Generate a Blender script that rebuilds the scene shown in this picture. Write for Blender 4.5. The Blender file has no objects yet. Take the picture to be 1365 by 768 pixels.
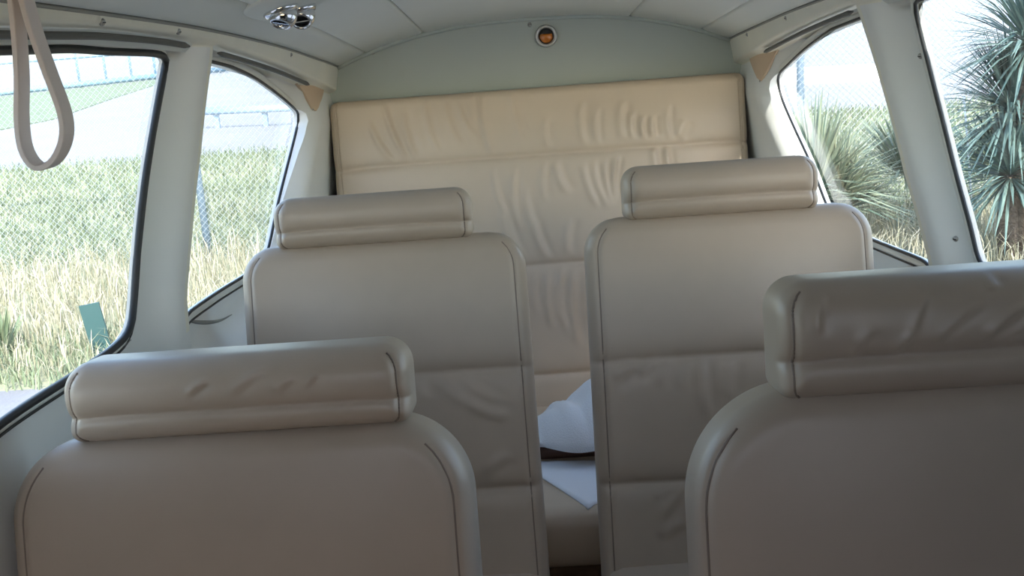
import bpy, math, random
import numpy as np
from mathutils import Vector, Matrix
from mathutils.geometry import delaunay_2d_cdt

random.seed(7)
rng = np.random.default_rng(7)
scene = bpy.context.scene
C = scene.collection

# ------------------------------------------------------------------ camera
F = 1450.0                       # focal length in pixels of the 1365 x 768 frame
PX, PY = 682.5, 384.0
EYE = Vector((-0.036, 0.0, 1.15))
yc = Vector(((689 - PX) / F, (PY - 30) / F, -1)).normalized()   # world +Y (aft) in camera axes
roll = math.atan(0.072)
xc = Vector((math.cos(roll), math.sin(roll), 0)); xc = (xc - yc * xc.dot(yc)).normalized()
zc = xc.cross(yc)
# rows of world->camera: columns are xc, yc, zc ; camera->world is its transpose
W2C = Matrix((xc, yc, zc)).transposed()
C2W = W2C.transposed()
cam_d = bpy.data.cameras.new('camera'); cam = bpy.data.objects.new('camera', cam_d); C.objects.link(cam)
cam_d.sensor_width = 36; cam_d.lens = 36 * F / 1365; cam_d.clip_start = 0.01; cam_d.clip_end = 500
cam.matrix_world = Matrix.Translation(EYE) @ C2W.to_4x4()
scene.camera = cam

# ------------------------------------------------------------------ light
SUN_DIR = Vector((-0.28, 1.0, -0.90)).normalized()   # direction the sunlight travels
world = bpy.data.worlds.new('sky'); scene.world = world; world.use_nodes = True
wn = world.node_tree.nodes; wl = world.node_tree.links
bg = wn['Background']
sky = wn.new('ShaderNodeTexSky'); sky.sky_type = 'NISHITA'; sky.sun_disc = False
sky.sun_elevation = math.asin(-SUN_DIR.z)
sky.sun_rotation = math.atan2(-SUN_DIR.x, -SUN_DIR.y)
sky.air_density = 1.0; sky.dust_density = 1.5; sky.ozone_density = 1.0
wl.new(sky.outputs[0], bg.inputs[0]); bg.inputs[1].default_value = 0.32
sun_d = bpy.data.lights.new('sun', 'SUN'); sun = bpy.data.objects.new('sun', sun_d); C.objects.link(sun)
sun_d.energy = 3.0; sun_d.angle = math.radians(0.6); sun_d.color = (1.0, 0.95, 0.87)
sun.rotation_euler = SUN_DIR.to_track_quat('-Z', 'Y').to_euler()
vs = scene.view_settings
vs.view_transform = 'Standard'; vs.look = 'None'; vs.exposure = 1.5; vs.gamma = 1.0; vs.use_curve_mapping = False

# ------------------------------------------------------------------ helpers
def ray(px, py):
    d = Vector(((px - PX) / F, (PY - py) / F, -1))
    return C2W @ d
def at_y(px, py, y):
    d = ray(px, py); return EYE + d * ((y - EYE.y) / d.y)
def at_z(px, py, z):
    d = ray(px, py); return EYE + d * ((z - EYE.z) / d.z)

def tag(o, label=None, cat=None, group=None, kind=None):
    if label: o['label'] = label
    if cat: o['category'] = cat
    if group: o['group'] = group
    if kind: o['kind'] = kind
    return o
def empty(name, loc, label=None, cat=None, group=None, kind=None, rz=0):
    o = bpy.data.objects.new(name, None); C.objects.link(o)
    o.location = loc; o.rotation_euler = (0, 0, rz); o.empty_display_size = 0.05
    return tag(o, label, cat, group, kind)
def mesh(name, verts, faces, mat, parent=None, smooth=True, loc=None, rot=None):
    me = bpy.data.meshes.new(name)
    me.from_pydata([tuple(v) for v in verts], [], [tuple(int(i) for i in f) for f in faces])
    me.validate(); me.update()
    if smooth: me.shade_smooth()
    if mat: me.materials.append(mat)
    o = bpy.data.objects.new(name, me); C.objects.link(o)
    if parent: o.parent = parent
    if loc is not None: o.location = loc
    if rot is not None: o.rotation_euler = rot
    return o
def share(src, name, parent, loc=(0, 0, 0), rot=(0, 0, 0), scale=(1, 1, 1)):
    o = bpy.data.objects.new(name, src.data); C.objects.link(o)
    o.parent = parent; o.location = loc; o.rotation_euler = rot; o.scale = scale
    return o
def grid_faces(nr, nc, closed_c=False, off=0, flip=False):
    f = []
    for r in range(nr - 1):
        for c in range(nc if closed_c else nc - 1):
            a = r * nc + c; b = r * nc + (c + 1) % nc
            q = (a + off, b + off, b + nc + off, a + nc + off)
            f.append(q[::-1] if flip else q)
    return f
def tube(pts, rad, n=8, closed=False, squash=None, up=None):
    """sweep a round (or flattened: squash=(along side, along up)) section along pts"""
    P = [Vector(p) for p in pts]; N = len(P); V = []
    ref = Vector(up) if up else Vector((0.13, 0.29, 0.95))
    for i in range(N):
        if closed: t = P[(i + 1) % N] - P[i - 1]
        else: t = P[min(i + 1, N - 1)] - P[max(i - 1, 0)]
        t.normalize()
        s = t.cross(ref)
        if s.length < 1e-4: s = t.cross(Vector((1, 0.1, 0)))
        s.normalize(); u = s.cross(t)
        r = rad[i] if isinstance(rad, (list, tuple)) else rad
        a, b = squash if squash else (1, 1)
        for k in range(n):
            an = 2 * math.pi * (k + 0.5) / n
            V.append(P[i] + s * (math.cos(an) * r * a) + u * (math.sin(an) * r * b))
    Fc = []
    for i in range(N if closed else N - 1):
        for k in range(n):
            a = i * n + k; b = i * n + (k + 1) % n; j = (i + 1) % N
            Fc.append((a, b, j * n + (k + 1) % n, j * n + k))
    if not closed:
        Fc.append(tuple(range(n))[::-1]); Fc.append(tuple((N - 1) * n + k for k in range(n)))
    return V, Fc
def lathe(profile, n=24):
    """profile (r, h) revolved round +Z"""
    V = []; 
    for r, h in profile:
        for k in range(n):
            a = 2 * math.pi * k / n; V.append((r * math.cos(a), r * math.sin(a), h))
    Fc = grid_faces(len(profile), n, True)
    Fc.append(tuple(range(n))[::-1]); Fc.append(tuple((len(profile) - 1) * n + k for k in range(n)))
    return V, Fc
def box(x0, x1, y0, y1, z0, z1):
    V = [(x, y, z) for z in (z0, z1) for y in (y0, y1) for x in (x0, x1)]
    return V, [(0, 2, 3, 1), (4, 5, 7, 6), (0, 1, 5, 4), (2, 6, 7, 3), (0, 4, 6, 2), (1, 3, 7, 5)]
def smooth_line(pts, n, closed=False):
    """Catmull-Rom through 2D/3D points, resampled evenly"""
    P = [np.array(p, float) for p in pts]; N = len(P); out = []
    segs = N if closed else N - 1
    for i in range(segs):
        p1, p2 = P[i], P[(i + 1) % N]
        p0 = P[i - 1] if (closed or i > 0) else 2 * p1 - p2
        p3 = P[(i + 2) % N] if (closed or i + 2 < N) else 2 * p2 - p1
        for k in range(16):
            t = k / 16
            out.append(0.5 * ((2 * p1) + (p2 - p0) * t + (2 * p0 - 5 * p1 + 4 * p2 - p3) * t * t + (3 * p1 - p0 - 3 * p2 + p3) * t ** 3))
    out.append(P[0] if closed else P[-1])
    out = np.array(out); seg = np.r_[0, np.cumsum(np.linalg.norm(np.diff(out, axis=0), axis=1))]
    s = np.linspace(0, seg[-1], n + 1 if closed else n)
    if closed: s = s[:-1]
    return np.stack([np.interp(s, seg, out[:, k]) for k in range(out.shape[1])], 1)
def sstep(x, a, b):
    t = np.clip((x - a) / (b - a), 0, 1); return t * t * (3 - 2 * t)

# ------------------------------------------------------------------ materials
def new_mat(name, col, rough=0.5, metal=0.0, spec=0.5, noise=None, bump=None, var=None, coat=0):
    """noise: (scale, second colour) mottling; bump: (scale, strength, distance)"""
    m = bpy.data.materials.new(name); m.use_nodes = True
    nt = m.node_tree; b = nt.nodes['Principled BSDF']
    b.inputs['Base Color'].default_value = (*col, 1); b.inputs['Roughness'].default_value = rough
    b.inputs['Metallic'].default_value = metal; b.inputs['Specular IOR Level'].default_value = spec
    b.inputs['Coat Weight'].default_value = coat
    tc = nt.nodes.new('ShaderNodeTexCoord')
    if noise:
        n = nt.nodes.new('ShaderNodeTexNoise'); n.inputs['Scale'].default_value = noise[0]; n.inputs['Detail'].default_value = 5
        nt.links.new(tc.outputs['Object'], n.inputs['Vector'])
        r = nt.nodes.new('ShaderNodeValToRGB'); r.color_ramp.elements[0].position = 0.35; r.color_ramp.elements[1].position = 0.68
        r.color_ramp.elements[0].color = (*noise[1], 1); r.color_ramp.elements[1].color = (*col, 1)
        nt.links.new(n.outputs['Fac'], r.inputs['Fac']); nt.links.new(r.outputs['Color'], b.inputs['Base Color'])
    if bump:
        n2 = nt.nodes.new('ShaderNodeTexNoise'); n2.inputs['Scale'].default_value = bump[0]; n2.inputs['Detail'].default_value = 3
        nt.links.new(tc.outputs['Object'], n2.inputs['Vector'])
        bp = nt.nodes.new('ShaderNodeBump'); bp.inputs['Strength'].default_value = bump[1]; bp.inputs['Distance'].default_value = bump[2]
        nt.links.new(n2.outputs['Fac'], bp.inputs['Height']); nt.links.new(bp.outputs['Normal'], b.inputs['Normal'])
    return m
M = {}
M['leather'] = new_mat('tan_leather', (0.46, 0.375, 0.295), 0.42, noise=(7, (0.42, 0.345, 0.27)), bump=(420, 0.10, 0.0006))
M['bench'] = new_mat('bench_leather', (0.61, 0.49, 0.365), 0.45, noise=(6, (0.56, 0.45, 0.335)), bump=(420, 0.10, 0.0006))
M['piping'] = new_mat('piping_leather', (0.22, 0.17, 0.135), 0.5)
M['plastic'] = new_mat('cream_trim', (0.80, 0.81, 0.78), 0.42, noise=(9, (0.77, 0.78, 0.755)), bump=(260, 0.08, 0.0008))
M['rail'] = new_mat('bounce_lit_trim', (0.84, 0.82, 0.70), 0.42, noise=(9, (0.80, 0.785, 0.68)), bump=(260, 0.08, 0.0008))  # same wall trim with warm bounce light put into its colour
M['dim_trim'] = new_mat('charcoal_dimming_trim', (0.06, 0.06, 0.065), 0.7)  # dark trim added out of view to dim the front seats
M['bead'] = new_mat('grey_bead', (0.30, 0.30, 0.27), 0.6)
M['headliner'] = new_mat('headliner_vinyl', (0.69, 0.715, 0.665), 0.6, noise=(5, (0.665, 0.69, 0.645)), bump=(500, 0.12, 0.0006))
M['bulkhead'] = new_mat('bulkhead_panel', (0.44, 0.49, 0.46), 0.65, noise=(5, (0.42, 0.47, 0.445)), bump=(500, 0.1, 0.0005))
M['pocket'] = new_mat('beige_panel', (0.62, 0.47, 0.33), 0.6, bump=(300, 0.1, 0.0005))
M['rubber'] = new_mat('black_rubber', (0.018, 0.02, 0.022), 0.45)
M['frame'] = new_mat('white_window_frame', (0.80, 0.81, 0.76), 0.3)
M['screw'] = new_mat('screw_metal', (0.42, 0.42, 0.40), 0.35, metal=0.8)
M['slot'] = new_mat('dark_slot', (0.03, 0.03, 0.03), 0.6)
M['chrome'] = new_mat('chrome', (0.75, 0.76, 0.78), 0.12, metal=1.0)
M['bezel'] = new_mat('satin_bezel', (0.52, 0.53, 0.51), 0.4, metal=0.6)
M['amber'] = new_mat('amber_lens', (0.62, 0.20, 0.03), 0.2, coat=0.5)
M['strap'] = new_mat('strap_vinyl', (0.71, 0.65, 0.64), 0.55, bump=(300, 0.1, 0.0005))
M['carpet'] = new_mat('brown_carpet', (0.20, 0.125, 0.07), 0.95, noise=(40, (0.13, 0.08, 0.045)), bump=(300, 0.6, 0.004))
M['towel'] = new_mat('white_terry', (0.86, 0.87, 0.88), 0.95, bump=(350, 0.6, 0.003))
M['paper'] = new_mat('white_sheet', (0.86, 0.88, 0.92), 0.7)
M['brown'] = new_mat('brown_leather', (0.16, 0.085, 0.06), 0.5, bump=(150, 0.2, 0.002))
M['darkplastic'] = new_mat('dark_plastic', (0.02, 0.022, 0.025), 0.4)
M['grey_metal'] = new_mat('seat_frame_metal', (0.25, 0.25, 0.25), 0.4, metal=0.7)

def glass_mat(name, tint):
    m = bpy.data.materials.new(name); m.use_nodes = True; nt = m.node_tree; nt.nodes.clear()
    out = nt.nodes.new('ShaderNodeOutputMaterial'); mix = nt.nodes.new('ShaderNodeMixShader')
    tr = nt.nodes.new('ShaderNodeBsdfTransparent'); tr.inputs[0].default_value = (*tint, 1)
    gl = nt.nodes.new('ShaderNodeBsdfGlossy'); gl.inputs['Roughness'].default_value = 0.03
    fr = nt.nodes.new('ShaderNodeFresnel'); fr.inputs['IOR'].default_value = 1.45
    ge = nt.nodes.new('ShaderNodeNewGeometry'); mr = nt.nodes.new('ShaderNodeMapRange')   # same reflectance from either face of the thin sheet
    mr.inputs['To Min'].default_value = 1.45; mr.inputs['To Max'].default_value = 1 / 1.45
    nt.links.new(ge.outputs['Backfacing'], mr.inputs['Value']); nt.links.new(mr.outputs[0], fr.inputs['IOR'])
    nt.links.new(fr.outputs[0], mix.inputs[0]); nt.links.new(tr.outputs[0], mix.inputs[1]); nt.links.new(gl.outputs[0], mix.inputs[2])
    nt.links.new(mix.outputs[0], out.inputs[0])
    return m
M['glass'] = glass_mat('acrylic_pane', (0.93, 0.97, 0.96))

# ------------------------------------------------------------------ cabin section
def Hb(y):
    y = np.asarray(y, float); return 0.625 - 0.027 * np.clip((y - 1.1) / 1.7, 0, 2) ** 1.6
def W(y, z):
    z = np.asarray(z, float)
    return Hb(y) - 0.23 * np.clip(z - 0.62, 0, 1) ** 2 - 0.10 * np.clip(0.35 - z, 0, 1) ** 2
RB = np.array([(-0.6, 1.185), (0.6, 1.18), (1.13, 1.173), (1.35, 1.168), (1.66, 1.150), (2.15, 1.10), (2.58, 1.043), (2.9, 0.995)])
RT = np.array([(-0.6, 1.235), (0.6, 1.215), (1.07, 1.199), (1.63, 1.174), (2.15, 1.138), (2.58, 1.098), (2.9, 1.066)])
RB, RT = smooth_line(RB, 80), smooth_line(RT, 80)
def rail_bot(y): return np.interp(y, RB[:, 0], RB[:, 1])
def rail_top(y): return np.interp(y, RT[:, 0], RT[:, 1])
def hit(px, py, side, p=0.0):
    """where the pixel's ray meets the side wall standing p in from its base surface -> (y, z)"""
    d = ray(px, py); y, z = 1.5, 0.9
    for _ in range(40):
        x = side * (float(W(y, z)) - p)
        t = (x - EYE.x) / d.x; q = EYE + d * t; y, z = q.y, q.z
    return (y, z)

# window outlines, (y, z), from the photograph's outlines traced onto each wall
def mid(a, b): return [(u + v) / 2 for u, v in zip(a, b)]
L_front = [hit(*p, -1) for p in ((60, 66), (140, 69), (203, 72), (217, 80), (214, 100), (203, 160), (190, 240), (180, 330), (174, 410), (168, 440), (150, 462), (100, 497), (0, 562))]
L_rear_aft = [hit(*p, -1) for p in ((287, 84), (312, 92), (340, 106), (368, 126), (388, 143), (395, 152), (394, 168), (385, 205), (368, 272), (356, 328), (345, 352), (326, 366), (290, 388), (252, 414))]
R_rear_aft = [hit(*p, 1) for p in ((1140, 22), (1110, 40), (1076, 65), (1052, 87), (1041, 99), (1040, 112), (1046, 135), (1062, 172), (1084, 220), (1104, 272), (1118, 292), (1150, 312), (1190, 329), (1232, 346))]
R_front = [hit(*p, 1) for p in ((1290, -6), (1250, -5), (1228, 0), (1224, 10), (1230, 40), (1250, 120), (1275, 220), (1298, 305), (1308, 344))]
PILL_L = [hit(*p, -1, 0.04) for p in ((284, 82), (270, 200), (258, 310), (251, 400))]
PILL_R = [hit(*p, 1, 0.04) for p in ((1137, 0), (1172, 110), (1203, 230), (1236, 350))]

def interp_line(line):
    a = np.array(sorted([(z, y) for y, z in line])); return lambda z: np.interp(z, a[:, 0], a[:, 1])
SIDE = {}
SIDE[-1] = dict(
    front=L_front + [(0.92, 0.768), (0.85, 0.80), (0.82, 0.95), (0.83, 1.11), (0.88, 1.155)],  # forward points lie out of view, set aft to dim the front seats
    yf=interp_line([(1.50, 0.70), (1.503, 0.786), (1.531, 0.867), (1.562, 0.96), (1.593, 1.042), (1.62, 1.12)]),
    ya=interp_line(PILL_L), rear=L_rear_aft,
    ye=interp_line([(2.20, 0.60), (2.193, 0.696), (2.264, 0.719), (2.353, 0.794), (2.469, 0.89), (2.525, 0.947), (2.53, 1.05)]))
SIDE[1] = dict(
    front=R_front + [(1.525, 0.757), (1.48, 0.748), (1.2, 0.752), (1.02, 0.758), (0.95, 0.80), (0.92, 0.95), (0.93, 1.11), (0.98, 1.155), (1.25, 1.155)],  # unseen forward end likewise kept short to let in less light
    yf=interp_line([(1.50, 0.70), (1.544, 0.781), (1.565, 0.82), (1.611, 0.909), (1.647, 1.017), (1.67, 1.12)]),
    ya=interp_line(PILL_R), rear=R_rear_aft,
    ye=interp_line([(2.21, 0.60), (2.204, 0.722), (2.27, 0.742), (2.359, 0.814), (2.459, 0.883), (2.528, 0.94), (2.544, 1.05)]))
for sd, S_ in SIDE.items():
    # the rear pane runs on behind the pillar's aft edge
    ya = S_['ya']
    zb = S_['rear'][-1][1]; zt = S_['rear'][0][1]
    S_['rear'] = S_['rear'] + [(float(ya(zb)) + 0.03, zb), (float(ya(0.9)) + 0.03, 0.9), (float(ya(zt)) + 0.03, zt - 0.02), (float(ya(zt)) + 0.05, zt + 0.004)]

def Pin(y, z, side, rail=True):
    """how far the moulded trim stands in from the wall's base surface"""
    y = np.asarray(y, float); z = np.asarray(z, float); S_ = SIDE[side]
    rb = rail_bot(y)
    p = 0.048 * sstep(z, rb - 0.001, rb + 0.010) * (1.0 if rail else 0.0)
    yf, ya, ye = S_['yf'](z), S_['ya'](z), S_['ye'](z)
    p2 = 0.040 * sstep(y, yf + 0.012, ya - 0.035) * (1 - sstep(y, ya - 0.004, ya + 0.012))
    p3 = 0.052 * sstep(y, ye + 0.004, ye + 0.15) * (1 - 0.6 * sstep(z, 0.93, 1.05))
    zb = np.where(y < (S_['ya'](0.74) - 0.0), 0.752, 0.712)
    p4 = np.where(y < S_['ya'](0.74), 0.002, 0.050) * sstep(zb - z, 0.035, 0.11)
    groove = 0.022 * np.exp(-((z - (rb - 0.006)) / 0.007) ** 2) * (1 - sstep(p2, 0.004, 0.02)) * (1 - sstep(y, 2.25, 2.4))
    return np.maximum.reduce([p, p2, p3, p4]) - groove
def S3(y, z, side, extra=0.0):
    x = side * (W(y, z) - Pin(y, z, side) - extra)
    return Vector((float(x), float(y), float(z)))
def B3(y, z, side, out=0.0):
    return Vector((float(side * (W(y, z) + out)), float(y), float(z)))
def inside(poly, pts):
    px, py = pts[:, 0], pts[:, 1]; r = np.zeros(len(pts), bool); n = len(poly)
    for i in range(n):
        x1, y1 = poly[i]; x2, y2 = poly[(i + 1) % n]
        c = ((y1 > py) != (y2 > py)) & (px < (x2 - x1) * (py - y1) / (y2 - y1 + 1e-12) + x1)
        r ^= c
    return r
def near(poly, pts, d):
    r = np.zeros(len(pts), bool)
    for i in range(len(poly)):
        r |= ((pts - poly[i]) ** 2).sum(1) < d * d
    return r
def offset(poly, d):
    """move a counter-clockwise outline outwards by d"""
    a = np.roll(poly, 1, 0); b = np.roll(poly, -1, 0); t = b - a
    t /= np.linalg.norm(t, axis=1)[:, None]
    return poly + d * np.stack([t[:, 1], -t[:, 0]], 1)
def ccw(poly):
    x, y = poly[:, 0], poly[:, 1]
    return poly if (x * np.roll(y, -1) - np.roll(x, -1) * y).sum() > 0 else poly[::-1]
Y0, Y1 = -0.45, 2.88

# ------------------------------------------------------------------ side walls, windows
def build_side(side, wname, wn):
    S_ = SIDE[side]
    holes = [ccw(smooth_line(S_['front'], 150, True)), ccw(smooth_line(S_['rear'], 120, True))]
    for h in holes: h[:, 1] = np.minimum(h[:, 1], rail_bot(h[:, 0]) - 0.008)
    gy = np.r_[np.arange(Y0, 0.8, 0.05), np.arange(0.8, 1.60, 0.0125), np.arange(1.60, 1.78, 0.004), np.arange(1.78, Y1, 0.0125), Y1]
    gz = np.r_[np.arange(0, 0.56, 0.04), np.arange(0.56, 1.14, 0.010), np.arange(1.14, 1.20, 0.004), np.arange(1.20, 1.30, 0.008)]
    YY, ZZ = np.meshgrid(gy, gz, indexing='ij')
    ZZ = ZZ + np.clip((ZZ - 0.5) / 0.68, 0, 1) * (rail_bot(YY) - 1.18)      # rows follow the rail
    wt = np.clip(1 - np.abs(YY - 1.69) / 0.5, 0, 1); YY = YY + wt * (S_['ya'](ZZ) - 1.69)   # columns follow the pillar's edge
    G = np.stack([YY.ravel(), ZZ.ravel()], 1)
    gy = np.linspace(Y0, Y1, 300)
    G = G[(G[:, 1] < rail_top(G[:, 0]) - 0.003) | (G[:, 1] == 0)]
    top = np.stack([gy, rail_top(gy)], 1)
    keep = np.ones(len(G), bool)
    for h in holes: keep &= ~inside(h, G) & ~near(h, G, 0.006)
    G = G[keep]
    pts = [Vector(p) for p in G]; edges = []
    k = len(pts); pts += [Vector(p) for p in top]; edges += [(k + i, k + i + 1) for i in range(len(top) - 1)]
    for h in holes:
        k = len(pts); pts += [Vector(p) for p in h]; edges += [(k + i, k + (i + 1) % len(h)) for i in range(len(h))]
    v2, e2, f2, *_ = delaunay_2d_cdt(pts, edges, [], 0, 1e-6)
    v2 = np.array([(v.x, v.y) for v in v2]); f2 = np.array([tuple(f) for f in f2])
    cen = v2[f2].mean(1)
    ok = cen[:, 1] < rail_top(cen[:, 0]) + 0.0005
    for h in holes: ok &= ~inside(h, cen)
    f2 = f2[ok]
    X = side * (W(v2[:, 0], v2[:, 1]) - Pin(v2[:, 0], v2[:, 1], side))
    V = np.stack([X, v2[:, 0], v2[:, 1]], 1)
    wall = mesh(wname, V, f2 if side > 0 else f2[:, ::-1], M['plastic']); tag(wall, kind='structure')
    wall.data.materials.append(M['rail']); wall.data.materials.append(M['dim_trim'])
    fc = v2[f2].mean(1); yy_, zz_ = fc[:, 0], fc[:, 1]
    idx = np.where(zz_ > rail_bot(yy_) + 0.001, 1, 0)  # rail faces take the bounce-tinted copy of the trim
    dya = yy_ - S_['ya'](zz_); idx[(dya > -0.022) & (dya < 0.013) & (zz_ > 0.72)] = 1  # pillar's aft strip too, its warm light painted in
    idx[yy_ < 0.70] = 2  # unseen forward wall darkened to cut light on the front seats
    wall.data.polygons.foreach_set('material_index', idx.astype(np.int32))
    wall['label'] = 'moulded cream cabin side wall with the hanging strap' if side < 0 else 'moulded cream cabin side wall with the sunlit window sill'
    for hi, h in enumerate(holes):
        root = empty(wn[hi], S3(*h[0], side), kind='structure')
        T = Matrix.Translation(-Vector(root.location))
        def put(name, V, Fc, mat, smooth=True):
            return mesh(name, [T @ Vector(v) for v in V], Fc, mat, root, smooth)
        # reveal from the trim out to the pane
        n = len(h); V = [S3(*p, side) for p in h] + [B3(*p, side, 0.006) for p in h]
        put('window_reveal', V, grid_faces(2, n, True), M['plastic'])
        big = hi != 1
        # rounded flat frame ring lying on the trim
        wd = (0.020 if side > 0 else 0.012) if big else 0.016
        prof = [(0.0005, 0.0), (0.002, 0.0042), (0.006, 0.0055), (wd - 0.004, 0.0055), (wd, 0.002), (wd + 0.001, -0.002)]
        ph = np.zeros(n)
        def lie(d, e):   # a ring round the opening, lying in the pane's surface
            return [Vector((float(side * (W(p[0], p[1]) - q - e)), float(p[0]), float(p[1]))) for p, q in zip(offset(h, d), ph)]
        V = []
        for d, e in prof: V += lie(d, e)
        put('window_frame', V, grid_faces(len(prof), n, True), M['frame'])
        gr = 0.0055 if (big and side < 0) else 0.0032
        V, Fc = tube(lie(0.0, 0.0042), gr, 8, True)
        put('gasket', V, Fc, M['rubber'])
        zlo = h[:, 1].min() + 0.012
        low = [p for p in lie(wd + 0.0015, 0.002) if p.z < zlo]; low.sort(key=lambda p: p.y)
        V, Fc = tube(low, 0.0022, 6)
        put('frame_seal', V, Fc, M['rubber'])
        # pane
        g = np.array([(y, z) for y in np.arange(-0.4, 2.7, 0.05) for z in np.arange(0.6, 1.2, 0.04)])
        g = g[inside(h, g) & ~near(h, g, 0.02)]
        pp = [Vector(p) for p in g]; k = len(pp); pp += [Vector(p) for p in h]
        v3, _, f3, *_ = delaunay_2d_cdt(pp, [(k + i, k + (i + 1) % n) for i in range(n)], [], 1, 1e-6)
        put('pane', [B3(v.x, v.y, side, 0.003) for v in v3], f3, M['glass'])
    return wall
wall_l = build_side(-1, 'wall_left', ('window_1', 'window_2', 'window_5'))
wall_r = build_side(1, 'wall_right', ('window_3', 'window_4', 'window_6'))

# slip-screws along the rails and pillar
sv, sf = lathe([(0.0045, -0.001), (0.0045, 0.0012), (0.0036, 0.0026), (0.001, 0.003)], 14)
screw_src = None
slot_src = None
def screw(pos, nrm, parent):
    global screw_src, slot_src
    q = Vector(nrm).to_track_quat('Z', 'Y')
    if screw_src is None:
        o = mesh('screw', sv, sf, M['screw'], parent); screw_src = o
        b = box(-0.0032, 0.0032, -0.0007, 0.0007, 0.0024, 0.0034)
        c = mesh('screw_slot', *b, M['slot'], o, False); slot_src = c
    else:
        o = share(screw_src, 'screw', parent); c = share(slot_src, 'screw_slot', o)
    o.rotation_mode = 'QUATERNION'; o.rotation_quaternion = q; o.location = pos
    return o
for px, py, sd in ((137, 22, -1), (239, 33, -1), (388, 70, -1), (1045, 13, 1), (995, 41, 1)):
    y, z = hit(px, py, sd, 0.048)
    z = min(z, float(rail_top(y)) - 0.008)
    screw(S3(y, z, sd, -0.0005), (-sd, -0.1, -0.25), wall_l if sd < 0 else wall_r)
for px, py in ((1222, 75), (1280, 318)):
    y, z = hit(px, py, 1, 0.01)
    screw(S3(y, z, 1, -0.0005), (-1, -0.35, -0.2), wall_r)
# beige triangular panels above the rear windows
for sd, tri in ((-1, ((383, 96), (432, 109), (430, 125), (421, 148), (416, 146), (404, 122))), (1, ((1047, 46), (1022, 55), (998, 66), (1001, 82), (1014, 108), (1018, 104), (1033, 74)))):
    par = wall_l if sd < 0 else wall_r
    def on_trim(px, py):
        p = 0.01
        for _ in range(8):
            a, b = hit(px, py, sd, p); p = 0.5 * p + 0.5 * (float(Pin(a, b, sd, False)) + 0.003)
        return (a, b)
    yz = [on_trim(px, py) for px, py in tri]; hl = np.array(yz)
    g = np.array([(a, b) for a in np.arange(hl[:, 0].min(), hl[:, 0].max(), 0.012) for b in np.arange(hl[:, 1].min(), hl[:, 1].max(), 0.008)])
    g = g[inside(hl, g)]; pp = [Vector(p) for p in g]; k = len(pp); n = len(hl); pp += [Vector(p) for p in hl]
    v3, _, f3, *_ = delaunay_2d_cdt(pp, [(k + i, k + (i + 1) % n) for i in range(n)], [], 1, 1e-6)
    pk = mesh('corner_panel', [S3(v.x, v.y, sd, 0.003) if v.y < float(rail_bot(v.x)) - 0.002 else B3(v.x, v.y, sd, -float(Pin(v.x, v.y, sd, False)) - 0.003) for v in v3], f3, M['pocket'], par, False)
    md = pk.modifiers.new('thick', 'SOLIDIFY'); md.thickness = 0.004; md.offset = 0
    tag(pk, 'beige triangular panel beside the rear window')
    for q in (yz[0], yz[-2] if sd < 0 else yz[-3]):
        o = screw(B3(q[0], q[1], sd, -float(Pin(q[0], q[1], sd, False)) - 0.0045), (-sd, -0.2, 0), pk); o.scale = (0.6, 0.6, 0.6)

# curtain slot under each rail, its shade put in as a dark tube
M['track'] = new_mat('slot_shade_grey', (0.11, 0.11, 0.10), 0.6)
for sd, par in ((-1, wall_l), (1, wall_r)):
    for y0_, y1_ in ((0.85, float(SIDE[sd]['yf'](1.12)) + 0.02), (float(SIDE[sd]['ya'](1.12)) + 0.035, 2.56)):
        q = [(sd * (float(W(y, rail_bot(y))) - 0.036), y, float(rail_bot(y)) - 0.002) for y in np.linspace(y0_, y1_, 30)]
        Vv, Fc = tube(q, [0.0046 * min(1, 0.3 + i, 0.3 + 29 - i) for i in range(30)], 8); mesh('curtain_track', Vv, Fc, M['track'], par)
# moulding seams low on the wall beside the seats
for ln in (((253, 417), (266, 426), (285, 429), (303, 427), (316, 419)), ((160, 468), (176, 461), (192, 452))):
    q = smooth_line([tuple(S3(*hit(px, py, -1, 0.02), -1, 0.001)) for px, py in ln], 16)
    Vv, Fc = tube(q, [0.0008 + 0.0028 * math.sin(math.pi * i / 15) for i in range(16)], 6); mesh('panel_seam', Vv, Fc, M['bead'], wall_l)

# ------------------------------------------------------------------ ceiling, bulkhead, floor
def xr(y): return W(y, rail_top(y)) - 0.047
def ceil_z(x, y):
    return rail_top(y) + 0.088 * (1 - np.abs(np.clip(np.asarray(x) / xr(y), -1, 1)) ** 2.5) 
ys = np.linspace(-0.46, Y1, 60)
xs = np.linspace(-1, 1, 61)
xs = np.r_[-1.07, xs, 1.07]
V = [(float(u * xr(y)), y, float(ceil_z(u * xr(y), y)) + (0.009 if abs(u) <= 1 else -0.03)) for y in ys for u in xs]
ceiling = mesh('ceiling', V, grid_faces(len(ys), len(xs)), M['headliner']); tag(ceiling, 'pale vinyl headliner arched over the cabin', kind='structure')
fr = [-1.0, -0.855, -0.55, 0.50, 0.86, 1.0]
for a, b in zip(fr[:-1], fr[1:]):
    us = np.r_[a + 0.001, a + 0.004, a + 0.010, np.linspace(a + 0.03, b - 0.03, 12), b - 0.010, b - 0.004, b - 0.001]
    dz = np.r_[0.008, 0.003, 0.0006, np.zeros(12), 0.0006, 0.003, 0.008]
    V = [(float(u * xr(y)), y, float(ceil_z(u * xr(y), y)) + d) for y in ys for u, d in zip(us, dz)]
    hp = mesh('headliner_panel', V, grid_faces(len(ys), len(us)), M['headliner'], ceiling)
    hp.data.materials.append(M['dim_trim'])
    for pg in hp.data.polygons: pg.material_index = 1 if pg.center.y < 0.55 else 0  # forward headliner, out of view, darkened for the same dimming
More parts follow.
